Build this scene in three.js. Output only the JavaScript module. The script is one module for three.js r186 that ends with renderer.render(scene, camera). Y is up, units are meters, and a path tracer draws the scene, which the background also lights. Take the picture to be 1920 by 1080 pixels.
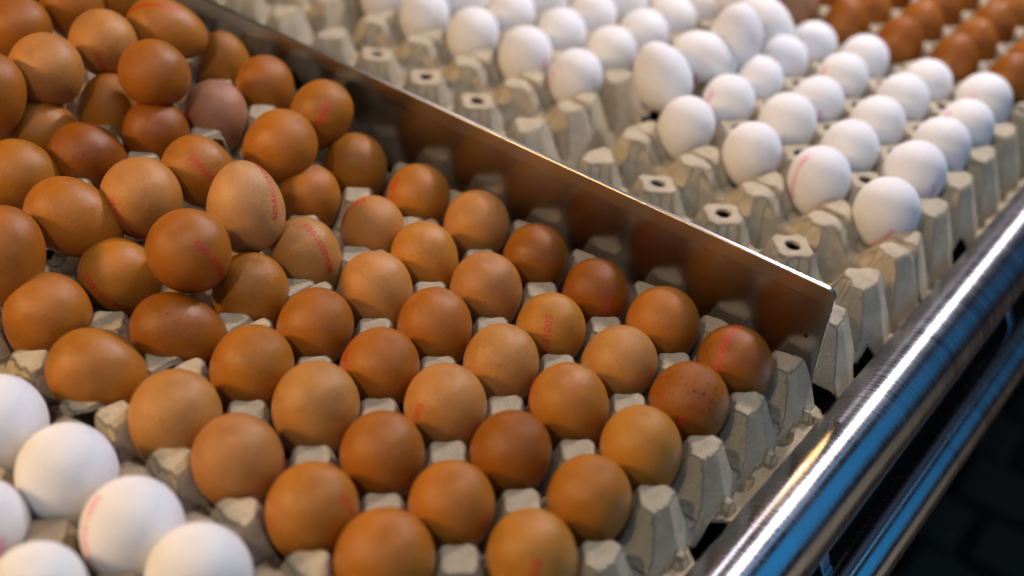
import * as THREE from 'three';
import { mergeGeometries } from 'three/addons/utils/BufferGeometryUtils.js';
import { RectAreaLightUniformsLib } from 'three/addons/lights/RectAreaLightUniformsLib.js';
import { RoundedBoxGeometry } from 'three/addons/geometries/RoundedBoxGeometry.js';

// ------------------------------------------------------------------ camera, light, exposure
const scene = new THREE.Scene();
const camera = new THREE.PerspectiveCamera(28.083, 16 / 9, 0.05, 60);
camera.position.set(0.1815, 0.4218, 0.4972);
camera.rotation.set(-0.644639, 0.600223, 0.10939, 'YXZ');
camera.focus = 0.668;
camera.userData.fStop = 3.0;
scene.add(camera);

const renderer = new THREE.WebGLRenderer({ antialias: true });
renderer.setSize(1024, 576);
renderer.toneMapping = THREE.LinearToneMapping;
renderer.toneMappingExposure = 1.0;
renderer.shadowMap.enabled = true;
scene.background = new THREE.Color().setRGB(0.014, 0.012, 0.014);

RectAreaLightUniformsLib.init();
const V3 = (x, y, z) => new THREE.Vector3(x, y, z);
// daylight of the open street side, to the right of the counter
function daylight(name, x, y, z, w, h, color, intensity) {
  const l = new THREE.RectAreaLight(color, intensity, w, h);
  l.name = name; l.position.set(x, y, z); l.lookAt(0.07, 0, -0.1); scene.add(l); l.updateMatrixWorld();
  return l;
}
const BLUE = new THREE.Color().setRGB(0.03, 0.42, 0.95);
daylight('street_daylight', 1.05, 1.02, -0.1, 3.2, 0.95, BLUE, 0.7);
daylight('street_daylight', 0.25, 1.5, -0.1, 3.2, 0.1, new THREE.Color().setRGB(0.25, 0.6, 1.0), 1.6);
daylight('street_daylight', 1.75, 0.78, -0.1, 3.2, 0.1, new THREE.Color().setRGB(0.2, 0.55, 1.0), 1.0);
daylight('street_daylight', 1.7, -0.35, -0.3, 2.8, 0.8, new THREE.Color().setRGB(1.0, 0.82, 0.6), 0.3);

// ------------------------------------------------------------------ helpers
let seed = 20240611;
const rnd = () => { seed = (seed + 0x6d2b79f5) | 0; let t = Math.imul(seed ^ (seed >>> 15), 1 | seed); t = (t + Math.imul(t ^ (t >>> 7), 61 | t)) ^ t; return ((t ^ (t >>> 14)) >>> 0) / 4294967296; };
const rr = (a, b) => a + (b - a) * rnd();
const used = new Map();
function numbered(name) { const n = used.get(name) || 0; used.set(name, n + 1); return n ? name + '_' + String(n).padStart(3, '0') : name; }
function tag(o, label, category, group, kind) {
  if (label) o.userData.label = label;
  if (category) o.userData.category = category;
  if (group) o.userData.group = group;
  if (kind) o.userData.kind = kind;
  return o;
}
function mesh(name, geo, mat, parent = scene) {
  const m = new THREE.Mesh(geo, mat);
  m.name = parent === scene ? numbered(name) : name; m.castShadow = m.receiveShadow = true; parent.add(m);
  return m;
}
function group(name, x = 0, y = 0, z = 0) { const g = new THREE.Group(); g.name = numbered(name); g.position.set(x, y, z); scene.add(g); return g; }
const rgb = (r, g, b) => new THREE.Color().setRGB(r, g, b);
// value noise that tiles on an n by n lattice
function lattice(n) { const a = new Float32Array(n * n); for (let i = 0; i < a.length; i++) a[i] = rnd(); return (u, v) => {
  u *= n; v *= n; const x0 = Math.floor(u), y0 = Math.floor(v), fx = u - x0, fy = v - y0, sx = fx * fx * (3 - 2 * fx), sy = fy * fy * (3 - 2 * fy);
  const g = (x, y) => a[(((y % n) + n) % n) * n + (((x % n) + n) % n)];
  return (g(x0, y0) * (1 - sx) + g(x0 + 1, y0) * sx) * (1 - sy) + (g(x0, y0 + 1) * (1 - sx) + g(x0 + 1, y0 + 1) * sx) * sy;
}; }
function dataTex(w, h, fn, srgb) {
  const d = new Uint8Array(w * h * 4);
  for (let y = 0; y < h; y++) for (let x = 0; x < w; x++) {
    const c = fn(x / w, y / h), i = (y * w + x) * 4;
    for (let k = 0; k < 3; k++) d[i + k] = Math.max(0, Math.min(255, Math.round((Array.isArray(c) ? c[k] : c) * 255)));
    d[i + 3] = 255;
  }
  const t = new THREE.DataTexture(d, w, h); t.wrapS = t.wrapT = THREE.RepeatWrapping; t.magFilter = THREE.LinearFilter; t.minFilter = THREE.LinearMipmapLinearFilter; t.generateMipmaps = true;
  if (srgb) t.colorSpace = THREE.SRGBColorSpace;
  t.needsUpdate = true; return t;
}

// ------------------------------------------------------------------ lamps over the stall (outside the picture)
function lamp(label, x, y, z, radius, color, power, aim) {                         // aim: a shaded lamp that points at a place
  const g = group('lamp', x, y, z);
  tag(g, label, 'lamp');
  mesh('bulb', new THREE.SphereGeometry(radius, 24, 16), new THREE.MeshStandardMaterial({ color: 0x111111, emissive: color, emissiveIntensity: Math.min(power / (Math.PI * radius * radius) * 0.25, 60) }), g);
  mesh('socket', new THREE.CylinderGeometry(0.014, 0.02, 0.06, 20).translate(0, radius + 0.03, 0), new THREE.MeshStandardMaterial({ color: 0x222222, roughness: 0.5 }), g);
  const l = aim ? new THREE.SpotLight(color, power, 0, 0.58, 1, 2) : new THREE.PointLight(color, power, 0, 2);
  if (aim) {
    const d = V3(aim[0] - x, aim[1] - y, aim[2] - z).normalize(), shade = mesh('lamp_shade', new THREE.CylinderGeometry(0.03, 0.12, 0.16, 40, 1, true), new THREE.MeshStandardMaterial({ color: 0x333333, roughness: 0.5, side: THREE.DoubleSide }), g);
    shade.quaternion.setFromUnitVectors(V3(0, -1, 0), d); shade.position.copy(d).multiplyScalar(0.0);
    l.target.position.set(...aim); scene.add(l.target);
  }
  l.castShadow = true; l.shadow.radius = radius * 50; l.position.set(x, y, z); l.name = 'lamp_light'; scene.add(l);
  return g;
}
const WARM = rgb(1.0, 0.62, 0.26), COOL = rgb(1.0, 0.84, 0.64), PINK = rgb(1.0, 0.92, 0.96);
lamp('warm lamp with a dark shade to the left of the brown eggs', -0.75, 0.62, 0.95, 0.07, WARM, 2.1, [0.06, 0, -0.16]);
lamp('white bulb hanging above the brown eggs', -0.1, 0.72, 0.72, 0.025, COOL, 0.4);
lamp('cool bulb hanging behind the white eggs', -0.22, 0.86, -1.02, 0.03, PINK, 3.5);
lamp('cool bulb hanging far left behind the steel divider', -0.85, 0.8, -0.75, 0.03, PINK, 0.3);
{ // tube lamp that runs along the counter
  const g = group('tube_lamp', -0.13, 0.80, -0.4);
  tag(g, 'long fluorescent tube hanging above the counter', 'lamp');
  mesh('tube', new THREE.CylinderGeometry(0.02, 0.02, 1.5, 20).rotateX(Math.PI / 2), new THREE.MeshStandardMaterial({ color: 0x111111, emissive: rgb(1, 0.88, 0.9), emissiveIntensity: 6 }), g);
  mesh('housing', new RoundedBoxGeometry(0.06, 0.03, 1.56, 3, 0.006).translate(0, 0.035, 0), new THREE.MeshStandardMaterial({ color: 0x555555, roughness: 0.5 }), g);
  const l = new THREE.RectAreaLight(rgb(1, 0.9, 0.94), 8, 0.06, 1.5); l.name = 'tube_light';
  l.position.set(-0.13, 0.78, -0.4); l.rotation.x = -Math.PI / 2; scene.add(l);
}

// ------------------------------------------------------------------ materials
const steelStreak = (() => { const a = lattice(256), b = lattice(64), c = lattice(16); return dataTex(64, 1024, (u, v) => { const s = 0.5 * a(u * 0.02, v * 4) + 0.3 * b(u * 0.05 + 0.3, v) + 0.2 * c(u * 0.2, v); return 0.35 + 0.5 * s; }); })();
const tubeSteel = new THREE.MeshPhysicalMaterial({ color: rgb(0.53, 0.53, 0.57), metalness: 1, roughness: 0.44, anisotropy: 0.7, anisotropyRotation: Math.PI / 2 });
const tubeStreak = steelStreak.clone(); tubeStreak.repeat.set(1, 6); tubeStreak.needsUpdate = true; tubeSteel.roughnessMap = tubeStreak; tubeSteel.bumpMap = tubeStreak; tubeSteel.bumpScale = 0.000009;
const sheetMottle = (() => { const a = lattice(6), b = lattice(24), c = lattice(256); return dataTex(512, 256, (u, v) => 0.5 * a(u, v) + 0.3 * b(u, v) + 0.1 * c(u, v)); })();
const sheetSteel = new THREE.MeshPhysicalMaterial({ color: rgb(0.5, 0.465, 0.435), metalness: 1, roughness: 0.21, bumpMap: sheetMottle, bumpScale: 0.00002 });
const hemSteel = new THREE.MeshPhysicalMaterial({ color: rgb(0.46, 0.44, 0.42), metalness: 1, roughness: 0.28 });

function pulpMaterial(base, fleck) {
  const a = lattice(8), b = lattice(48), c = lattice(160), d = lattice(256), e = lattice(96);
  const map = dataTex(512, 512, (u, v) => {
    let k = 0.86 + 0.1 * a(u, v) + 0.08 * b(u, v) + 0.1 * c(u, v) + 0.06 * (d(u, v) - 0.5);
    const f = e(u, v); if (f > 0.93) k *= 1 - fleck * (f - 0.93) / 0.07;
    return [base[0] * k, base[1] * k, base[2] * (k - 0.03 * b(v, u))];
  }, true);
  const bump = dataTex(512, 512, (u, v) => 0.45 * c(u, v) + 0.35 * d(u, v) + 0.2 * b(u, v));
  map.repeat.set(9, 9); bump.repeat.set(9, 9);
  return new THREE.MeshStandardMaterial({ map, bumpMap: bump, bumpScale: 0.0011, roughness: 0.96, side: THREE.DoubleSide });
}
const pulpFront = pulpMaterial([0.77, 0.705, 0.595], 0.55);
const pulpBack = pulpMaterial([0.775, 0.715, 0.61], 0.25);
const pulpNear = pulpMaterial([0.69, 0.61, 0.50], 0.35);

// ------------------------------------------------------------------ counter and street floor
{
  const dark = new THREE.MeshStandardMaterial({ color: rgb(0.012, 0.012, 0.014), roughness: 0.6 });
  const c = mesh('counter', new RoundedBoxGeometry(2.4, 0.05, 2.6, 2, 0.004).translate(-1.15, -0.087, -0.1), dark); tag(c, null, null, null, 'structure');
  const b = mesh('counter_board', new RoundedBoxGeometry(1.6, 0.012, 0.7, 2, 0.003).translate(-0.765, -0.0525, 0.302), dark); tag(b, null, null, null, 'structure');
  const f = mesh('counter_front', new THREE.BoxGeometry(0.02, 0.8, 2.6).translate(-0.2, -0.512, -0.1), dark); tag(f, null, null, null, 'structure');
  const n1 = lattice(5), n2 = lattice(64), n3 = lattice(200);
  const pav = dataTex(512, 512, (u, v) => { const k = 0.7 + 0.35 * n1(u, v) + 0.25 * n2(u, v) + 0.2 * n3(u, v); return [0.27 * k, 0.205 * k, 0.15 * k]; }, true);
  pav.repeat.set(6, 6);
  const stone = new THREE.MeshStandardMaterial({ map: pav, roughness: 0.75 });
  const g = mesh('pavement', new THREE.PlaneGeometry(12, 12).rotateX(-Math.PI / 2).translate(0, -0.93, 0), new THREE.MeshStandardMaterial({ color: rgb(0.045, 0.03, 0.018), roughness: 0.9 })); tag(g, null, null, null, 'structure');
  const cell = 0.13, slab = [0, 1, 2].map((k) => new RoundedBoxGeometry(cell - 0.014 - 0.006 * k, 0.03, cell - 0.012 - 0.005 * k, 2, 0.011));
  for (let i = 0; i < 7; i++) for (let j = 0; j < 15; j++) {
    const s = mesh('cobble', slab[(i * 7 + j * 5) % 3], stone, g);
    s.position.set(-0.17 + i * cell + (j % 2) * cell * 0.5 + rr(-0.006, 0.006), -0.921 + rr(-0.003, 0.003), -2.15 + j * cell + rr(-0.006, 0.006)); s.rotation.y = rr(-0.12, 0.12);
  }
}

// ------------------------------------------------------------------ egg trays of moulded pulp
// posts stand at the half steps between the cups; x runs to -columns*pitch, z to +rows*pitch
function trayGeometry({ P, nu, nv, depth, flange, rim, endR, endL, endV, holes, step, notch, top, sag, edgeSag, wall, endF = endV, rimF = rim }) {
  const x0 = -(nu - 0.5) * P - endL, x1 = 0.5 * P + endR, z0 = -0.5 * P - endV, z1 = (nv - 0.5) * P + endF;
  const NX = Math.round((x1 - x0) / step), NZ = Math.round((z1 - z0) / step), n1 = lattice(23), n2 = lattice(61), n3 = lattice(97), n4 = lattice(150);
  const clamp = THREE.MathUtils.clamp, k = P / 0.048, HOLE = 0.0052, a0 = top * 1.22, rT = 0.7071 * P - top;
  const smin = (a, b, r) => { const h = Math.max(r - Math.abs(a - b), 0) / r; return Math.min(a, b) - h * h * r * 0.25; };
  const post = (x, z) => [clamp(Math.round(x / P - 0.5), -nu, 0), clamp(Math.round(z / P - 0.5), -1, nv - 1)];
  const pierced = (iu, iv) => holes && iu < 0 && iu > -nu && iv >= 0 && iv < nv - 1;
  const ridge = (s, edge = 0) => { const t = clamp((s - a0) / (P / 2 - a0), 0, 1); return -(sag + (edgeSag - sag) * edge) * (1 - (1 - t) * (1 - t)); };       // from post to post it hangs like a U
  const height = (x, z) => {
    const [iu, iv] = post(x, z), px = (iu + 0.5) * P, pz = (iv + 0.5) * P, dx = Math.abs(x - px), dz = Math.abs(z - pz);
    const outX = x > 0.5 * P || x < -(nu - 0.5) * P, outZ = z < -0.5 * P || z > (nv - 0.5) * P, ox = outX ? dx : 0, oz = outZ ? dz : 0;
    let y; const inX = Math.min(0.5 * P - x, x + (nu - 0.5) * P), edge = 1 - THREE.MathUtils.smoothstep(inX, 0, 0.011);
    if (!outX && !outZ) {
      const rc = Math.hypot(P / 2 - dx, P / 2 - dz);
      y = smin(smin(ridge(Math.max(dx, dz), dz > dx ? edge : 0), (rc - rT) * wall, 0.007), 0, 0.0032);
      const q = rc / (0.0155 * k); y = Math.max(y, -depth + 0.006 * q * q);                                               // round cup floor
    } else {
      const bulge = (d) => 0.0068 * k - 0.26 * d, steep = holes && !(z > 0 && endF > 0.02), sz = steep ? 5 : 2.6, bz = steep ? 0.6 : 1, lip = z > 0 ? rimF : rim;
      if (outX && !outZ) y = smin(ridge(dz, 1), (bulge(dz) - ox) * 2.5, 0.005);
      else if (outZ && !outX) y = smin(ridge(dx), (bz * bulge(dx) - oz) * sz, 0.005);
      else y = smin((bulge(0) - ox) * 2.5, (bz * bulge(0) - oz) * sz, 0.005);
      y = smin(y, 0, 0.003);
      let f = oz > 0 && ox <= 0 ? -lip : ox > 0 && oz > 0 ? -Math.max(lip, flange * 0.9) : -flange;
      const cu = Math.abs(z / P - Math.round(z / P)) * P;                           // distance from the middle line of a cup
      if (ox > 0 && oz <= 0) {
        const pr = Math.hypot(ox - 0.0115 * k, cu); if (pr < 0.0105 * k) f -= 0.013 * Math.min(1, (0.0105 * k - pr) / 0.004);
        if (dz < 0.0042 && ox < 0.0235 && ox > 0.0125) f += 0.0065 * Math.min(1, (0.0042 - dz) / 0.0012, (0.0235 - ox) / 0.0015);
      }
      if (oz > 0.004 && ox <= 0) for (const e of [-0.0075, 0.0062]) { const q = Math.max(Math.abs(x - px - e) / 0.0013, Math.abs(oz - 0.0085) / 0.002); if (q < 1) y -= 0.0025; }
      y = Math.max(y, f);
    }
    if (holes && (iv === -1 || (iv === nv - 1 && endF < 0.02))) y = smin(y, -0.001 - 0.021 * Math.pow(0.5 - 0.5 * Math.cos(2 * Math.PI * dx / P), 1.9) - (outZ ? 0.12 * oz : 0), 0.004);   // the end rows are domed
    const near = clamp(1 - Math.max(dx, dz) / (0.3 * P), 0, 1);
    return y + 0.0012 * (n1(x / 0.4, z / 0.4) - 0.5) + 0.0004 * (n2(x / 0.4, z / 0.4) - 0.5) + 0.0003 * (n4(x / 0.3, z / 0.3) - 0.5) + 0.0017 * (n3((iu + 9) * 0.137 + 0.2, (iv + 9) * 0.171 + 0.3) - 0.5) * near;
  };
  const scallop = (z) => (notch === undefined ? 0 : 0.0105 * THREE.MathUtils.smoothstep(0.0225 - Math.abs(z - notch * P), 0, 0.012));
  const inside = (x, z) => {
    const [iu, iv] = post(x, z);
    if (pierced(iu, iv) && Math.hypot(x - (iu + 0.5) * P, z - (iv + 0.5) * P) < HOLE) return false;
    const cut = scallop(z);
    if (endR > 0.015 && x > x1 - cut) return false;
    if (endL > 0.015 && x < x0 + cut) return false;
    const cx = Math.max(0, x - (x1 - 0.012), x0 + 0.012 - x), cz = Math.max(0, z - (z1 - 0.012), z0 + 0.012 - z);
    return Math.hypot(cx, cz) < 0.0124;
  };
  const pos = [], uv = [], idx = [], at = new Int32Array((NX + 1) * (NZ + 1)).fill(-1), keep = new Uint8Array(NX * NZ);
  const X = (i) => x0 + ((x1 - x0) * i) / NX, Z = (j) => z0 + ((z1 - z0) * j) / NZ;
  for (let i = 0; i < NX; i++) for (let j = 0; j < NZ; j++) keep[i * NZ + j] = inside((X(i) + X(i + 1)) / 2, (Z(j) + Z(j + 1)) / 2) ? 1 : 0;
  const vert = (i, j) => {
    const n = i * (NZ + 1) + j;
    if (at[n] < 0) {
      at[n] = pos.length / 3; let x = X(i), z = Z(j);
      const [iu, iv] = post(x, z);
      if (pierced(iu, iv)) { const cx = (iu + 0.5) * P, cz = (iv + 0.5) * P, r = Math.hypot(x - cx, z - cz); if (r > 0 && r < HOLE + step * 0.75) { x = cx + (x - cx) * HOLE / r; z = cz + (z - cz) * HOLE / r; } }
      const edge = scallop(z) - 0.0004 + 0.0008 * n2(x / 0.1, z / 0.1); if (endR > 0.015) x = Math.min(x, x1 - edge); if (endL > 0.015) x = Math.max(x, x0 + edge);
      const y = height(x, z); pos.push(x, y, z); uv.push(x / 0.4, z / 0.4);
    }
    return at[n];
  };
  const low = new Map(), under = (v) => { if (!low.has(v)) { low.set(v, pos.length / 3); pos.push(pos[3 * v], pos[3 * v + 1] - 0.0022, pos[3 * v + 2]); uv.push(uv[2 * v] + 0.005, uv[2 * v + 1] + 0.005); } return low.get(v); };
  const side = (a, b) => { const c = under(a), d = under(b); idx.push(a, b, c, b, d, c); };
  for (let i = 0; i < NX; i++) for (let j = 0; j < NZ; j++) {
    if (!keep[i * NZ + j]) continue;
    const a = vert(i, j), b = vert(i, j + 1), c = vert(i + 1, j), d = vert(i + 1, j + 1);
    if ((i + j) % 2) idx.push(a, b, c, b, d, c); else idx.push(a, b, d, a, d, c);
    if (i === 0 || !keep[(i - 1) * NZ + j]) side(b, a);
    if (i === NX - 1 || !keep[(i + 1) * NZ + j]) side(c, d);
    if (j === 0 || !keep[i * NZ + j - 1]) side(a, c);
    if (j === NZ - 1 || !keep[i * NZ + j + 1]) side(d, b);
  }
  const g = new THREE.BufferGeometry();
  g.setAttribute('position', new THREE.Float32BufferAttribute(pos, 3)); g.setAttribute('uv', new THREE.Float32BufferAttribute(uv, 2)); g.setIndex(idx); g.computeVertexNormals();
  const N = g.attributes.normal, U = g.attributes.uv, Q = g.attributes.position;
  for (let i = 0; i < N.count; i++) if (Math.abs(N.getY(i)) < 0.62) { if (Math.abs(N.getX(i)) > Math.abs(N.getZ(i))) U.setXY(i, Q.getZ(i) / 0.4, Q.getY(i) / 0.4); else U.setXY(i, Q.getX(i) / 0.4, Q.getY(i) / 0.4); }
  return g;
}
const front = trayGeometry({ P: 0.048, nu: 5, nv: 6, depth: 0.044, flange: 0.034, rim: 0.021, endR: 0.0285, endL: 0.006, endV: 0.0105, step: 0.0012, notch: 2, top: 0.0088, sag: 0.024, edgeSag: 0.033, wall: 3.2 });
const loose = trayGeometry({ P: 0.048, nu: 5, nv: 6, depth: 0.044, flange: 0.034, rim: 0.021, endR: 0.006, endL: 0.006, endV: 0.0105, step: 0.0015, top: 0.0088, sag: 0.024, edgeSag: 0.033, wall: 3.2 });
const back = trayGeometry({ P: 0.0535, nu: 4, nv: 5, depth: 0.049, flange: 0.045, rim: 0.024, endR: 0.0285, endL: 0.026, endV: 0.0075, step: 0.0014, notch: 3, holes: true, top: 0.0122, sag: 0.021, edgeSag: 0.037, wall: 3.6 });
const cutTray = trayGeometry({ P: 0.0535, nu: 4, nv: 2, depth: 0.049, flange: 0.045, rim: 0.024, endR: 0.0285, endL: 0.026, endV: 0.0085, step: 0.0013, notch: 1, holes: true, endF: 0.021, rimF: 0.044, top: 0.0122, sag: 0.021, edgeSag: 0.037, wall: 3.6 });
const dense = trayGeometry({ P: 0.051, nu: 5, nv: 5, depth: 0.05, flange: 0.045, rim: 0.024, endR: 0.024, endL: 0.012, endV: 0.007, step: 0.0016, holes: true, top: 0.0105, sag: 0.02, edgeSag: 0.036, wall: 3.6 });
function tray(geo, mat, x, y, z, turn, label, groupName) { const t = mesh('egg_tray', geo, mat); t.position.set(x, y, z); t.rotation.y = turn; tag(t, label, 'egg tray', groupName); return t; }
const BT = 'pulp trays under the brown eggs beside the divider', WT = 'pulp trays behind the steel divider';
tray(front, pulpFront, 0, 0.002, 0, 0, 'grey pulp egg tray full of brown eggs, right beside the steel rail', BT);
tray(loose, pulpFront, -0.2465, 0.003, 0.005, -0.033, 'grey pulp egg tray half buried under loose brown eggs, left of the full tray', BT);
tray(loose, pulpFront, -0.382, 0.031, 0.006, -0.06, 'raised grey pulp egg tray under the heap of brown eggs at far left', BT);
tray(loose, pulpNear, -0.053, 0.002, 0.3045, 0.0164, 'beige pulp egg tray with white eggs in the bottom left corner');
tray(cutTray, pulpBack, -0.004, 0, -0.164, 0, 'empty pulp egg tray behind the divider, nearest the steel rail', WT);
tray(cutTray, pulpBack, -0.277, 0, -0.1635, -0.008, 'empty pulp egg tray behind the middle of the divider', WT);
tray(cutTray, pulpBack, -0.545, 0, -0.165, 0.01, 'empty pulp egg tray behind the far end of the divider, top edge of the picture', WT);
tray(back, pulpBack, -0.0081, -0.001, -0.4455, 0.0197, 'pulp egg tray full of white eggs nearest the steel rail', WT);
tray(back, pulpBack, -0.286, -0.004, -0.4495, 0.0278, 'pulp egg tray of white eggs left of the one by the rail', WT);
tray(back, pulpBack, -0.555, -0.003, -0.4495, 0.02, 'pulp egg tray at the top edge left of the white eggs', WT);
tray(dense, pulpBack, -0.0078, 0.004, -0.6973, 0.0159, 'pale pulp egg tray of brown eggs in the top right corner', WT);
tray(dense, pulpBack, 0.0, -0.001, -0.965, 0.01, 'pulp egg tray beyond the brown eggs in the top right corner', WT);

// ------------------------------------------------------------------ steel divider
{
  const g = group('divider', 0, 0, -0.0355);
  tag(g, 'brushed steel divider sheet with folded top edge between brown and white eggs', 'divider');
  const s = new THREE.Shape(), L = -1.7, B = -0.058, T = (x) => 0.0503 + (x - 0.03) * 0.0078;
  s.moveTo(L, B); s.lineTo(0.0386, B); s.lineTo(0.0352, 0.044); s.quadraticCurveTo(0.0350, T(0.03), 0.029, T(0.03)); s.lineTo(L, T(L)); s.closePath();
  const p = new THREE.ExtrudeGeometry(s, { depth: 0.0016, bevelEnabled: true, bevelThickness: 0.0003, bevelSize: 0.0003, bevelSegments: 2, curveSegments: 10 }).translate(0, 0, -0.0008);
  const uvA = p.attributes.uv, pa = p.attributes.position; for (let i = 0; i < uvA.count; i++) uvA.setXY(i, pa.getX(i) / 0.5, pa.getY(i) / 0.25);
  mesh('panel', p, sheetSteel, g);
  // folded hem: a flat strip with a rolled top
  const h = new THREE.Shape(), low = -0.0092, peak = 0.0008;
  h.moveTo(L, T(L) + low); h.lineTo(0.0350, T(0.035) + low); h.lineTo(0.0348, 0.0455); h.quadraticCurveTo(0.0346, T(0.03) + peak, 0.0288, T(0.03) + peak); h.lineTo(L, T(L) + peak); h.closePath();
  mesh('hem', new THREE.ExtrudeGeometry(h, { depth: 0.0020, bevelEnabled: true, bevelThickness: 0.0006, bevelSize: 0.0006, bevelSegments: 4, curveSegments: 14 }).translate(0, 0, -0.0008), hemSteel, g);
  mesh('rivet', new THREE.CylinderGeometry(0.0014, 0.0014, 0.001, 16).rotateX(Math.PI / 2).translate(0.0258, 0.0150, 0.0012), new THREE.MeshStandardMaterial({ color: rgb(0.02, 0.015, 0.01), metalness: 0.6, roughness: 0.6 }), g);
}

// ------------------------------------------------------------------ steel rail along the counter
{
  const g = group('rail', 0.0738, 0, 0);
  tag(g, 'polished double steel tube rail along the front of the counter', 'rail');
  const tube = (r, x, y) => new THREE.CylinderGeometry(r, r, 3.4, 96, 1, true).rotateX(Math.PI / 2).translate(x, y, -0.4);
  mesh('upper_tube', tube(0.024, 0, -0.036), tubeSteel, g);
  mesh('lower_tube', tube(0.0168, 0.0312, -0.1), tubeSteel, g);
  const bracket = new RoundedBoxGeometry(0.006, 0.075, 0.012, 2, 0.002);
  for (const z of [-0.62, -0.3, 0.02, 0.24]) { const b = mesh('bracket', bracket, tubeSteel, g); b.position.set(0.016, -0.085, z); b.rotation.z = 0.45; }
}

// ------------------------------------------------------------------ eggs
const pores = (() => { const a = lattice(128), b = lattice(256), c = lattice(40); return dataTex(512, 512, (u, v) => 0.5 * a(u, v) + 0.35 * b(u, v) + 0.15 * c(u, v)); })();
pores.repeat.set(3, 2);
function shellMap(kind) {
  const a = lattice(4), b = lattice(14), c = lattice(110), c2 = lattice(150), W = 512, H = 256;
  const spots = []; const n = kind === 4 ? 420 : kind === 2 ? 260 : kind === 1 ? 150 : kind === 3 ? 9 : 45;
  for (let i = 0; i < n; i++) spots.push([rnd(), 0.08 + 0.84 * rnd(), kind === 4 ? rr(0.0014, 0.0031) : kind === 2 ? rr(0.002, 0.004) + 0.005 * rnd() * rnd() : rr(0.001, 0.0032), rr(0.45, 0.95)]);
  const t = dataTex(W, H, (u, v) => { const pole = Math.min(1, Math.sin(Math.PI * v) * 1.5) * (kind === 3 ? 0.35 : 1), k = 0.95 + pole * (0.28 * (a(u, v) - 0.5) + 0.17 * (b(u, v) - 0.5) + 0.16 * (c(u, v) - 0.5) - 0.1 * Math.max(0, c2(u, v) - 0.72)); return [k, k * (0.985 + 0.03 * b(u + 0.37, v) * pole), k * (0.97 + 0.05 * a(u + 0.61, v) * pole)]; });
  const d = t.image.data;
  for (const [u, v, r, s] of spots) {
    const st = Math.max(0.25, Math.sin(v * Math.PI)), rx = Math.ceil(r * W / st) + 1, ry = Math.ceil(r * H * 2) + 1;
    for (let j = -ry; j <= ry; j++) for (let i = -rx; i <= rx; i++) {
      const q = Math.hypot(i * st / (r * W), j / (r * H * 2)); if (q > 1) continue;
      const x = ((Math.round(u * W) + i) % W + W) % W, y = Math.min(H - 1, Math.max(0, Math.round(v * H) + j)), f = 1 - s * (1 - q * q);
      for (let c2 = 0; c2 < 3; c2++) d[(y * W + x) * 4 + c2] *= c2 === 0 ? f : f * 0.9 + 0.02;
    }
  }
  return t;
}
const maps = [0, 0, 1, 1, 4, 2, 3, 3].map(shellMap);
const tones = { tan: [0.46, 0.195, 0.046], ochre: [0.44, 0.17, 0.02], orange: [0.385, 0.132, 0.014], deep: [0.285, 0.084, 0.007], pinkish: [0.37, 0.165, 0.085], pale: [0.48, 0.235, 0.08], white: [0.79, 0.79, 0.80] };
const toneWord = { tan: 'light tan', ochre: 'yellowish brown', orange: 'orange brown', deep: 'dark reddish brown', pinkish: 'pinkish brown', pale: 'pale tan', white: 'white' };
const mats = new Map();
function shell(tone, m, gloss, shade) {
  const key = tone + m + gloss + shade, j = 1 + 0.07 * (shade - 1), q = 1 + 0.05 * ((shade * 2) % 3 - 1);
  if (!mats.has(key)) { const c = tones[tone], w = tone === 'white'; mats.set(key, new THREE.MeshPhysicalMaterial({ color: w ? rgb(c[0], c[1] * (1 - 0.006 * shade), c[2] * (1 - 0.018 * shade)) : rgb(c[0] * j, c[1] * j * q, c[2] * j * q), map: maps[m], roughness: w ? 0.6 : gloss ? 0.22 : 0.28, ior: 1.45, specularIntensity: w ? 0.4 : 0.8, bumpMap: pores, bumpScale: w ? 0.0001 : 0.0002 })); }
  return mats.get(key);
}
const K = 0.13;
function eggGeometry(D, L) {                                                        // +y is the pointed end, origin at the widest girth
  const pts = [], n = 44, s = 1 / (1 + K * K * 0.5);
  for (let i = 0; i <= n; i++) { const a = Math.PI * (1 - i / n); pts.push(new THREE.Vector2(Math.max(1e-6, D / 2 * Math.sin(a) * (1 - K * Math.cos(a)) * s), L / 2 * Math.cos(a) + L / 2 * K)); }
  return new THREE.LatheGeometry(pts, 56);
}
function eggPoint(D, L, dir) {                                                      // where a ray from the origin leaves the shell
  const c = dir.y, sn = Math.hypot(dir.x, dir.z), s = 1 / (1 + K * K * 0.5); let lo = 0, hi = Math.PI;
  for (let i = 0; i < 40; i++) { const a = (lo + hi) / 2, r = D / 2 * Math.sin(a) * (1 - K * Math.cos(a)) * s, y = L / 2 * Math.cos(a) + L / 2 * K; if (Math.atan2(r, y) > Math.atan2(sn, c)) hi = a; else lo = a; }
  const a = (lo + hi) / 2; return Math.hypot(D / 2 * Math.sin(a) * (1 - K * Math.cos(a)) * s, L / 2 * Math.cos(a) + L / 2 * K);
}
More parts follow.
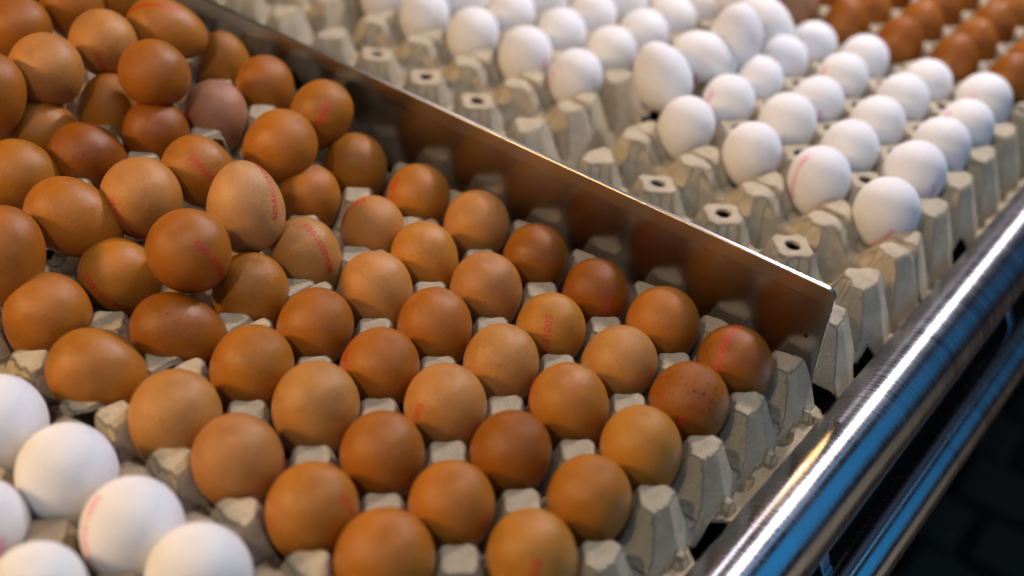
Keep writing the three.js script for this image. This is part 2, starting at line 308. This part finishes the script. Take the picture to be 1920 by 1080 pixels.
// printed code, as ink dots
const stampTex = [-0.1, 0.1, 0.25].map((worn) => {
  const W = 512, H = 96, cv = document.createElement('canvas'); cv.width = W; cv.height = H; const g = cv.getContext('2d');
  g.fillStyle = '#000'; g.fillRect(0, 0, W, H); g.fillStyle = '#fff'; g.font = 'bold 78px monospace'; g.textBaseline = 'middle'; g.textAlign = 'center';
  const txt = '3ES46031005'; for (let i = 0; i < txt.length; i++) g.fillText(txt[i], 26 + i * 46, H / 2 + 4);
  const im = g.getImageData(0, 0, W, H), a = lattice(64);
  for (let y = 0; y < H; y++) for (let x = 0; x < W; x++) { const i = (y * W + x) * 4, k = 0.7 + 0.3 * THREE.MathUtils.smoothstep(a(x / W * 1.6, y / H * 0.3), worn, worn + 0.3); im.data[i] = im.data[i + 1] = im.data[i + 2] = im.data[i] * k; }
  g.putImageData(im, 0, 0); return new THREE.CanvasTexture(cv);
});
const ink = (c) => stampTex.map((alphaMap) => new THREE.MeshStandardMaterial({ color: c, roughness: 0.55, alphaMap, transparent: true }));
const redInk = ink(rgb(0.56, 0.014, 0.014)), pinkInk = ink(rgb(0.95, 0.12, 0.4));
function stamp(egg, D, L, n, t, len, side, white) {
  const q = egg.quaternion.clone().invert(), N = n.clone().normalize().applyQuaternion(q), T = t.clone().applyQuaternion(q); T.addScaledVector(N, -T.dot(N)).normalize();
  const B = N.clone().cross(T), su = 28, sv = 6, l = 0.036, h = 0.0062, pos = [], uv = [], nor = [], idx = [], R = D / 2;
  const shift = len < 24e-3 ? side * (l - len) * 0.34 : 0;                                     // a code of which only one end shows runs on round the side
  for (let j = 0; j <= sv; j++) for (let i = 0; i <= su; i++) {
    const a = (l * (i / su - 0.5) + shift) / R, b = (h * (j / sv - 0.5)) / R;
    const d = N.clone().multiplyScalar(Math.cos(a)).addScaledVector(T, Math.sin(a)).addScaledVector(B, b).normalize(), r = eggPoint(D, L, d) + 0.00008;
    pos.push(d.x * r, d.y * r, d.z * r); nor.push(d.x, d.y, d.z); uv.push(i / su, j / sv);
  }
  for (let j = 0; j < sv; j++) for (let i = 0; i < su; i++) { const a = j * (su + 1) + i, b = a + 1, c = a + su + 1, e = c + 1; idx.push(a, b, c, b, e, c); }
  const g = new THREE.BufferGeometry(); g.setAttribute('position', new THREE.Float32BufferAttribute(pos, 3)); g.setAttribute('normal', new THREE.Float32BufferAttribute(nor, 3)); g.setAttribute('uv', new THREE.Float32BufferAttribute(uv, 2)); g.setIndex(idx);
  const m = mesh('stamp', g, (white ? pinkInk : redInk)[Math.floor(rnd() * 3)], egg); m.castShadow = false; return m;
}
// id, place in half millimetres, girth and length in mm, direction of the pointed end in hundredths
const EGGS = [
['f00',3,0,2,43.5,55.7,10,-96,-28],['f01',-2,0,97,43.9,56.2,-13,-99,-1],['f02',-2,0,193,42.8,54.8,15,-99,5],['f03',-2,0,287,42.2,54.0,-5,-100,3],
['f04',1,0,384,42.7,54.7,34,-94,11],['f10',-97,0,-1,43.8,56.1,-7,-99,-9],['f11',-95,0,95,41.8,53.5,-32,-94,14],['f12',-97,0,190,43.3,55.4,24,-95,-18],
['f13',-98,0,291,42.1,53.8,-15,-98,12],['f14',-96,0,386,42.4,54.2,-3,-100,-5],['f15',-98,0,478,46.5,59.5,-12,-99,-4],
['f20',-189,0,6,41.1,52.6,4,-100,-4],['f21',-189,0,99,41.2,52.7,-13,-95,-28],['f22',-192,0,189,42.4,54.3,5,-95,32],
['f23',-191,0,285,44.3,56.6,3,-100,-3],['f24',-191,0,382,43.0,55.1,-1,-100,-4],['f25',-190,0,480,44.7,57.2,-18,-98,0],
['f30',-286,0,1,41.8,53.5,4,-99,14],['f31',-290,0,95,43.9,56.2,5,-99,-13],['f32',-287,0,193,43.7,55.9,15,-97,21],
['f33',-284,0,288,43.4,55.5,-28,-96,9],['f34',-289,0,379,45.8,58.7,1,-99,14],['f35',-290,0,484,44.8,57.3,6,-98,-19],
['f40',-388,0,-5,43.2,55.3,-12,-99,0],['f41',-387,0,98,41.9,53.7,33,-94,3],['f42',-383,0,190,44.6,57.0,26,-95,16],
['f43',-385,0,287,43.1,55.2,-23,-94,25],['f44',-384,0,382,44.5,57.0,-27,-94,20],['f45',-382,0,486,46.9,60.1,-11,-99,-4],
['p50',-484,0,1,42.9,54.9,0,-100,0],['p51',-474,0,99,41.0,52.5,0,-100,0],['p52',-489,7,203,43.0,55.0,21,-94,-26],['p53',-484,0,294,44.4,56.9,0,-100,0],
['p54',-486,7,404,42.5,55.0,64,-40,-65],['p55',-492,8,504,44.5,55.0,63,-51,-58],['p60',-597,0,5,43.9,56.2,0,-100,0],
['p61',-585,0,104,41.3,52.8,0,-100,0],['p64',-609,9,385,42.5,53.0,37,-79,-48],['p65',-607,0,480,47.6,60.9,0,-100,0],
['p56',-512,78,355,46.0,55.0,-23,-87,-43],['p57',-540,65,248,46.0,57.0,-20,98,-7],['p70',-653,66,14,42.0,53.0,-27,-87,41],
['p71',-628,65,110,46.0,53.0,-61,-72,33],['p72',-653,65,227,42.0,52.0,36,-78,-50],['p73',-648,67,315,47.0,55.0,-5,-93,-37],
['p74',-676,64,395,44.0,58.0,62,-55,-56],['p75',-665,66,484,42.5,57.0,41,-87,27],['p80',-767,60,13,41.1,52.6,0,-100,0],
['p81',-754,60,113,42.5,54.4,0,-100,0],['p82',-762,60,205,43.1,55.1,0,-100,0],['p83',-771,65,304,42.0,53.0,22,-66,-72],
['p84',-787,65,388,44.0,54.0,19,-74,-65],['p90',-861,53,6,39.0,52.0,6,98,16],['p92',-854,53,208,41.0,54.0,4,100,-2],
['p93',-857,65,307,42.0,52.0,10,-73,-67],['t0',-780,136,186,43.0,50.0,-12,-60,-79],['t1',-873,138,278,45.0,51.0,-25,-88,-41],
['t2',-890,137,180,43.0,51.0,-1,-82,-57],['t3',-878,135,95,42.0,56.0,61,-35,-71],['t4',-995,138,237,43.0,52.0,-17,-95,-25],
['t5',-1009,138,144,42.0,53.0,-11,-91,-40],['t6',-1011,132,61,42.0,54.0,41,-2,-91],['t7',-868,139,361,44.0,55.0,6,-99,14],
['n0',-203,3,598,46.9,60.0,0,-100,0],['n1',-290,3,602,46.6,59.7,0,-100,0],['n2',-390,3,601,47.1,60.3,0,-100,0],['n3',-495,3,607,47.9,61.3,0,-100,0],
['m0',-291,3,699,42.4,54.3,0,-100,0],['m1',-392,3,689,40.8,52.2,0,-100,0],['a00',-3,-2,-449,45.9,58.8,0,-100,0],['a01',-16,-2,-580,46.5,59.5,0,-100,0],
['a02',-17,-2,-690,44.8,57.3,0,-100,0],['a03',-12,-2,-782,44.5,57.0,0,-100,0],['a04',-23,-2,-896,46.5,59.5,0,-100,0],
['a10',-113,-2,-458,45.2,57.8,0,-100,0],['a11',-118,-2,-572,44.0,56.3,0,-100,0],['a12',-120,-2,-681,44.1,56.4,0,-100,0],
['a13',-124,-2,-791,44.1,56.5,0,-100,0],['a14',-118,-2,-882,43.0,55.0,0,-100,0],['a20',-221,-2,-452,44.0,56.3,0,-100,0],
['a21',-226,-2,-576,45.3,58.0,0,-100,0],['a22',-222,-2,-674,43.0,55.0,0,-100,0],['a23',-231,-2,-789,43.4,55.6,0,-100,0],
['a24',-236,-2,-887,44.0,56.3,0,-100,0],['a30',-334,-2,-448,43.6,55.8,0,-100,0],['a31',-326,-2,-565,43.0,55.0,0,-100,0],
['a32',-327,-2,-665,43.0,55.0,0,-100,0],['a33',-335,-2,-773,43.0,55.0,0,-100,0],['a34',-327,-2,-870,43.0,55.0,0,-100,0],
['b00',-556,-10,-465,44.5,57.0,0,-100,0],['b01',-566,-10,-583,45.0,57.6,0,-100,0],['b02',-567,-10,-687,45.5,58.2,0,-100,0],
['b03',-566,-10,-780,46.0,58.9,0,-100,0],['b04',-560,-10,-880,44.5,57.0,0,-100,0],['b10',-662,-10,-467,46.0,58.9,0,-100,0],
['b11',-669,-10,-580,44.5,57.0,0,-100,0],['b12',-674,-10,-682,45.0,57.6,0,-100,0],['b13',-667,-10,-776,45.5,58.2,0,-100,0],
['b20',-771,-10,-460,45.5,58.2,0,-100,0],['b21',-779,-10,-574,46.0,58.9,0,-100,0],['b22',-778,-10,-675,44.5,57.0,0,-100,0],
['b30',-880,-10,-457,45.0,57.6,0,-100,0],['b31',-880,-10,-566,45.5,58.2,0,-100,0],['c00',-987,-10,-469,45.0,57.6,0,-100,0],
['l0',-420,22,-511,46.0,58.0,-51,85,13],['l1',-412,33,-608,44.0,57.0,87,-9,-48],['l2',-385,53,-672,44.0,56.0,-6,100,-3],
['l3',-404,39,-806,45.0,58.0,86,-45,-26],['l4',-465,62,-834,45.0,57.0,84,-34,-44],['d00',-9,5,-987,43.5,53.0,0,-100,0],
['d01',-11,5,-1089,43.5,53.0,0,-100,0],['d02',-13,5,-1191,43.5,53.0,0,-100,0],['d03',-14,5,-1293,43.5,53.0,0,-100,0],
['d10',-111,5,-985,43.5,53.0,0,-100,0],['d11',-113,5,-1087,43.5,53.0,0,-100,0],['d12',-115,5,-1189,43.5,53.0,0,-100,0],
['d13',-116,5,-1291,43.5,53.0,0,-100,0],['d14',-118,5,-1393,43.5,53.0,0,-100,0],['d20',-213,5,-983,43.5,53.0,0,-100,0],
['d21',-215,5,-1085,43.5,53.0,0,-100,0],['d22',-217,5,-1187,43.5,53.0,0,-100,0],['d23',-218,5,-1289,43.5,53.0,0,-100,0],
['d24',-220,5,-1391,43.5,53.0,0,-100,0],['d30',-315,5,-982,43.5,53.0,0,-100,0],['d31',-317,5,-1084,43.5,53.0,0,-100,0],
['d32',-319,5,-1186,43.5,53.0,0,-100,0],['d33',-320,5,-1288,43.5,53.0,0,-100,0],['d34',-322,5,-1390,43.5,53.0,0,-100,0],
['d40',-417,5,-980,43.5,53.0,0,-100,0],['d41',-419,5,-1082,43.5,53.0,0,-100,0],['d42',-421,5,-1184,43.5,53.0,0,-100,0],
['d43',-422,5,-1286,43.5,53.0,0,-100,0],
];
// id, direction of the printed code on the shell and the way it reads in hundredths, length in mm, end that runs out of sight
const STAMPS = [
['p57',56,77,-32,-83,52,-20,28,1],['p56',99,11,-1,-10,91,41,24,-1],['p64',55,-6,84,-57,70,42,28,-1],['p52',76,65,7,-65,76,5,24,-1],
['p72',78,51,37,-62,72,31,17,-1],['p73',43,-19,88,35,-86,-36,24,1],['t2',71,-39,59,-16,-90,-41,19,1],['t3',11,95,31,74,13,-66,25,-1],
['p81',3,9,100,45,-89,7,12,1],['p70',68,30,67,-10,-86,49,18,1],['p50',-30,46,83,-11,85,-51,12,-1],['p51',-47,76,45,41,64,-65,15,-1],
['f20',79,11,60,-8,99,-7,13,-1],['f00',-18,85,50,-16,48,-86,25,1],['f01',30,-1,95,11,99,-2,11,-1],['f12',-79,42,45,3,-70,71,3,1],
['f33',-28,32,90,69,-59,42,7,-1],['f23',-9,25,96,2,97,-25,12,-1],['f25',85,43,-29,37,-89,-25,12,1],['f04',52,49,70,-18,86,-48,7,-1],
['f35',89,-2,-45,-33,66,-67,7,-1],['n1',-31,71,63,-24,58,-78,10,-1],['m1',98,0,22,8,94,-32,10,-1],['a10',-48,45,75,10,88,-46,21,-1],
['a01',86,-15,49,8,99,15,12,-1],['a00',46,-26,85,48,88,1,6,-1],['a20',100,3,0,-3,92,-38,7,-1],['a31',-46,22,86,16,97,-16,15,-1],
['a33',0,25,97,2,97,-25,4,-1],['a22',53,-6,84,-4,99,9,8,-1],['a23',-61,17,77,18,98,-7,17,-1],['a04',-20,30,93,-17,93,-34,4,-1],
['a03',-67,31,67,21,95,-23,14,-1],['b10',99,3,12,0,96,-29,7,-1],['b00',-54,7,84,24,97,7,8,-1],['l1',30,-55,78,40,81,42,12,-1],
['f21',39,41,82,-22,91,-35,21,-1],
];
const stampOf = new Map(STAMPS.map((s) => [s[0], s]));
const TONE = {
  f00: 'deep', f01: 'deep', f02: 'ochre', f03: 'orange', f04: 'ochre', f10: 'orange', f11: 'tan', f12: 'ochre', f13: 'deep', f14: 'orange', f15: 'orange',
  f20: 'deep', f21: 'ochre', f22: 'tan', f23: 'tan', f24: 'orange', f25: 'ochre', f30: 'deep', f31: 'tan', f32: 'orange', f33: 'orange', f34: 'tan', f35: 'tan',
  f40: 'tan', f41: 'ochre', f42: 'tan', f43: 'orange', f44: 'orange', f45: 'tan', p50: 'ochre', p51: 'tan', p52: 'tan', p53: 'orange', p54: 'deep', p55: 'orange',
  p60: 'orange', p61: 'orange', p64: 'ochre', p65: 'orange', p56: 'orange', p57: 'pale', p70: 'orange', p71: 'orange', p72: 'orange', p73: 'tan', p74: 'orange', p75: 'orange',
  p80: 'orange', p81: 'pinkish', p82: 'deep', p83: 'deep', p84: 'orange', p90: 'orange', p92: 'orange', p93: 'orange', t0: 'orange', t1: 'tan', t2: 'tan', t3: 'orange', t4: 'orange', t5: 'orange', t6: 'orange', t7: 'orange',
};
const SPECK = { f22: 4, f01: 5, f00: 2, f31: 2, f30: 3, p53: 4, p54: 4, t1: 3, f11: 3, f21: 2 };
const ORD = ['first', 'second', 'third', 'fourth', 'fifth', 'sixth'];
const LOOSE = {
  p50: 'touching the divider, just left of the full front tray', p51: 'with red print, second from divider beside the tray gap',
  p52: 'tilted right with red code, beside the pale standing egg', p53: 'shaded by the two eggs resting on top of it', p54: 'lying on its side, left end of the heap\'s lower edge',
  p55: 'lying on its side at the corner beside the white eggs', p60: 'close to the divider, below two orange eggs', p61: 'small and round, right of the pale standing egg',
  p64: 'tilted with a red code across its front, left of the round egg', p65: 'at the left picture edge just above the white eggs', p56: 'resting on others, with red code and a small yolk mark',
  p57: 'standing on top of others with red code on its right', p70: 'leaning on the divider above the lower eggs', p71: 'large and smooth, leaning behind the pale standing egg',
  p72: 'with faint red code, directly behind the pale standing egg', p73: 'large, with red code on its lower left, left of the pale egg', p74: 'long and lying, with fine pores, near the left edge',
  p75: 'cut by the left picture edge, lying lengthwise', p80: 'small, close to the divider behind a pulp post', p81: 'with magenta code, half in shade', p82: 'glossy, below the top layer in the heap',
  p83: 'lying between two pulp posts at left', p84: 'with rough shell at the left edge, above the long egg', p90: 'next to the divider behind the top layer', p92: 'standing in the shade beneath the top layer',
  p93: 'shiny with two highlights, under the speckled top egg', t0: 'smooth, front of the top layer in the heap', t1: 'with dark specks, top layer near the left edge', t2: 'with a red mark, tilted in the top layer',
  t3: 'lying by the divider with orange code along its top', t4: 'in the top left corner of the picture', t5: 'cut by the top picture edge, second from left', t6: 'barely seen at the top picture edge beside the divider', t7: 'cut by the left picture edge in the top layer',
};
function label(id, tone, speck) {
  const w = toneWord[tone], u = +id[1], v = +id[2], st = stampOf.has(id) ? ' with pink print' : '';
  switch (id[0]) {
    case 'f': return [`${speck >= 4 ? 'speckled ' : ''}${w} egg, ${ORD[v]} row from divider, ${ORD[u]} from rail in front tray`, 'brown eggs in the front tray'];
    case 'n': return [`white egg in bottom left corner, ${ORD[u]} from the right in its back row`, 'white eggs in the bottom left tray'];
    case 'm': return [`white egg at the bottom picture edge, ${u ? 'cut by the left edge' : 'in front of the others'}`, 'white eggs in the bottom left tray'];
    case 'a': return [`white egg${st}, ${ORD[u]} from rail, ${ORD[v]} egg row behind the divider`, 'white eggs in the tray by the rail'];
    case 'b': return [`white egg${st} in left white tray, ${ORD[u]} from right, ${ORD[v]} row back`, 'white eggs in the left back tray'];
    case 'c': return ['white egg cut by the top picture edge, leftmost of the white eggs behind the divider', 'white eggs in the left back tray'];
    case 'l': return [['large white egg tilted in the gap between the two white trays', 'white egg lying in the gap behind the large tilted one', 'white egg standing on others behind the lying one between the trays', 'white egg lying on top behind the standing one, next to brown eggs', 'white egg at the top picture edge in front of the pinkish brown egg'][u], 'loose white eggs between two trays'];
    case 'd': return [`${w} egg in top right tray, ${ORD[u]} from rail, ${ORD[v]} row back`, 'brown eggs in the top right tray'];
    default: return [`${w} egg ${LOOSE[id]}`, 'loose brown eggs in the heap'];
  }
}
const up = V3(0, 1, 0), eggGeos = new Map();
for (const [id, x, y, z, d, l, ax, ay, az] of EGGS) {
  const white = 'nmabcl'.includes(id[0]), far = 'abcld'.includes(id[0]);
  const D = Math.round(d * 2) / 2000, L = Math.round(l) / 1000, key = D + '/' + L;
  const tone = white ? 'white' : id[0] === 'd' ? (id === 'd40' ? 'pinkish' : ['deep', 'orange', 'deep', 'orange'][(+id[1] * 2 + +id[2] * 3) % 4]) : TONE[id];
  const m = SPECK[id] !== undefined ? SPECK[id] : white ? 6 + Math.floor(rnd() * 2) : Math.floor(rnd() * 2.35);
  if (!eggGeos.has(key)) eggGeos.set(key, eggGeometry(D, L));
  const e = mesh(white ? 'white_egg' : 'brown_egg', eggGeos.get(key), shell(tone, m, tone === 'deep' || id[0] === 'd' ? 1 : 0, Math.floor(rnd() * 3)));
  e.position.set(x / 2000, y / 2000, z / 2000 + (id[0] === 'n' || id[0] === 'm' ? 0.003 : 0));
  const A = V3(ax, ay, az).normalize();
  if (far && id[0] !== 'l') A.set(rr(-0.12, 0.12), id[0] === 'd' ? 1 : -1, rr(-0.12, 0.12)).normalize();
  e.quaternion.setFromUnitVectors(up, A).multiply(new THREE.Quaternion().setFromAxisAngle(up, rr(0, 6.28)));
  const [text, grp] = label(id, tone, m); tag(e, text, 'egg', grp);
  const s = stampOf.get(id);
  if (s) stamp(e, D, L, V3(s[1], s[2], s[3]), V3(s[4], s[5], s[6]), s[7] / 1000, s[8], white);
}

renderer.render(scene, camera);
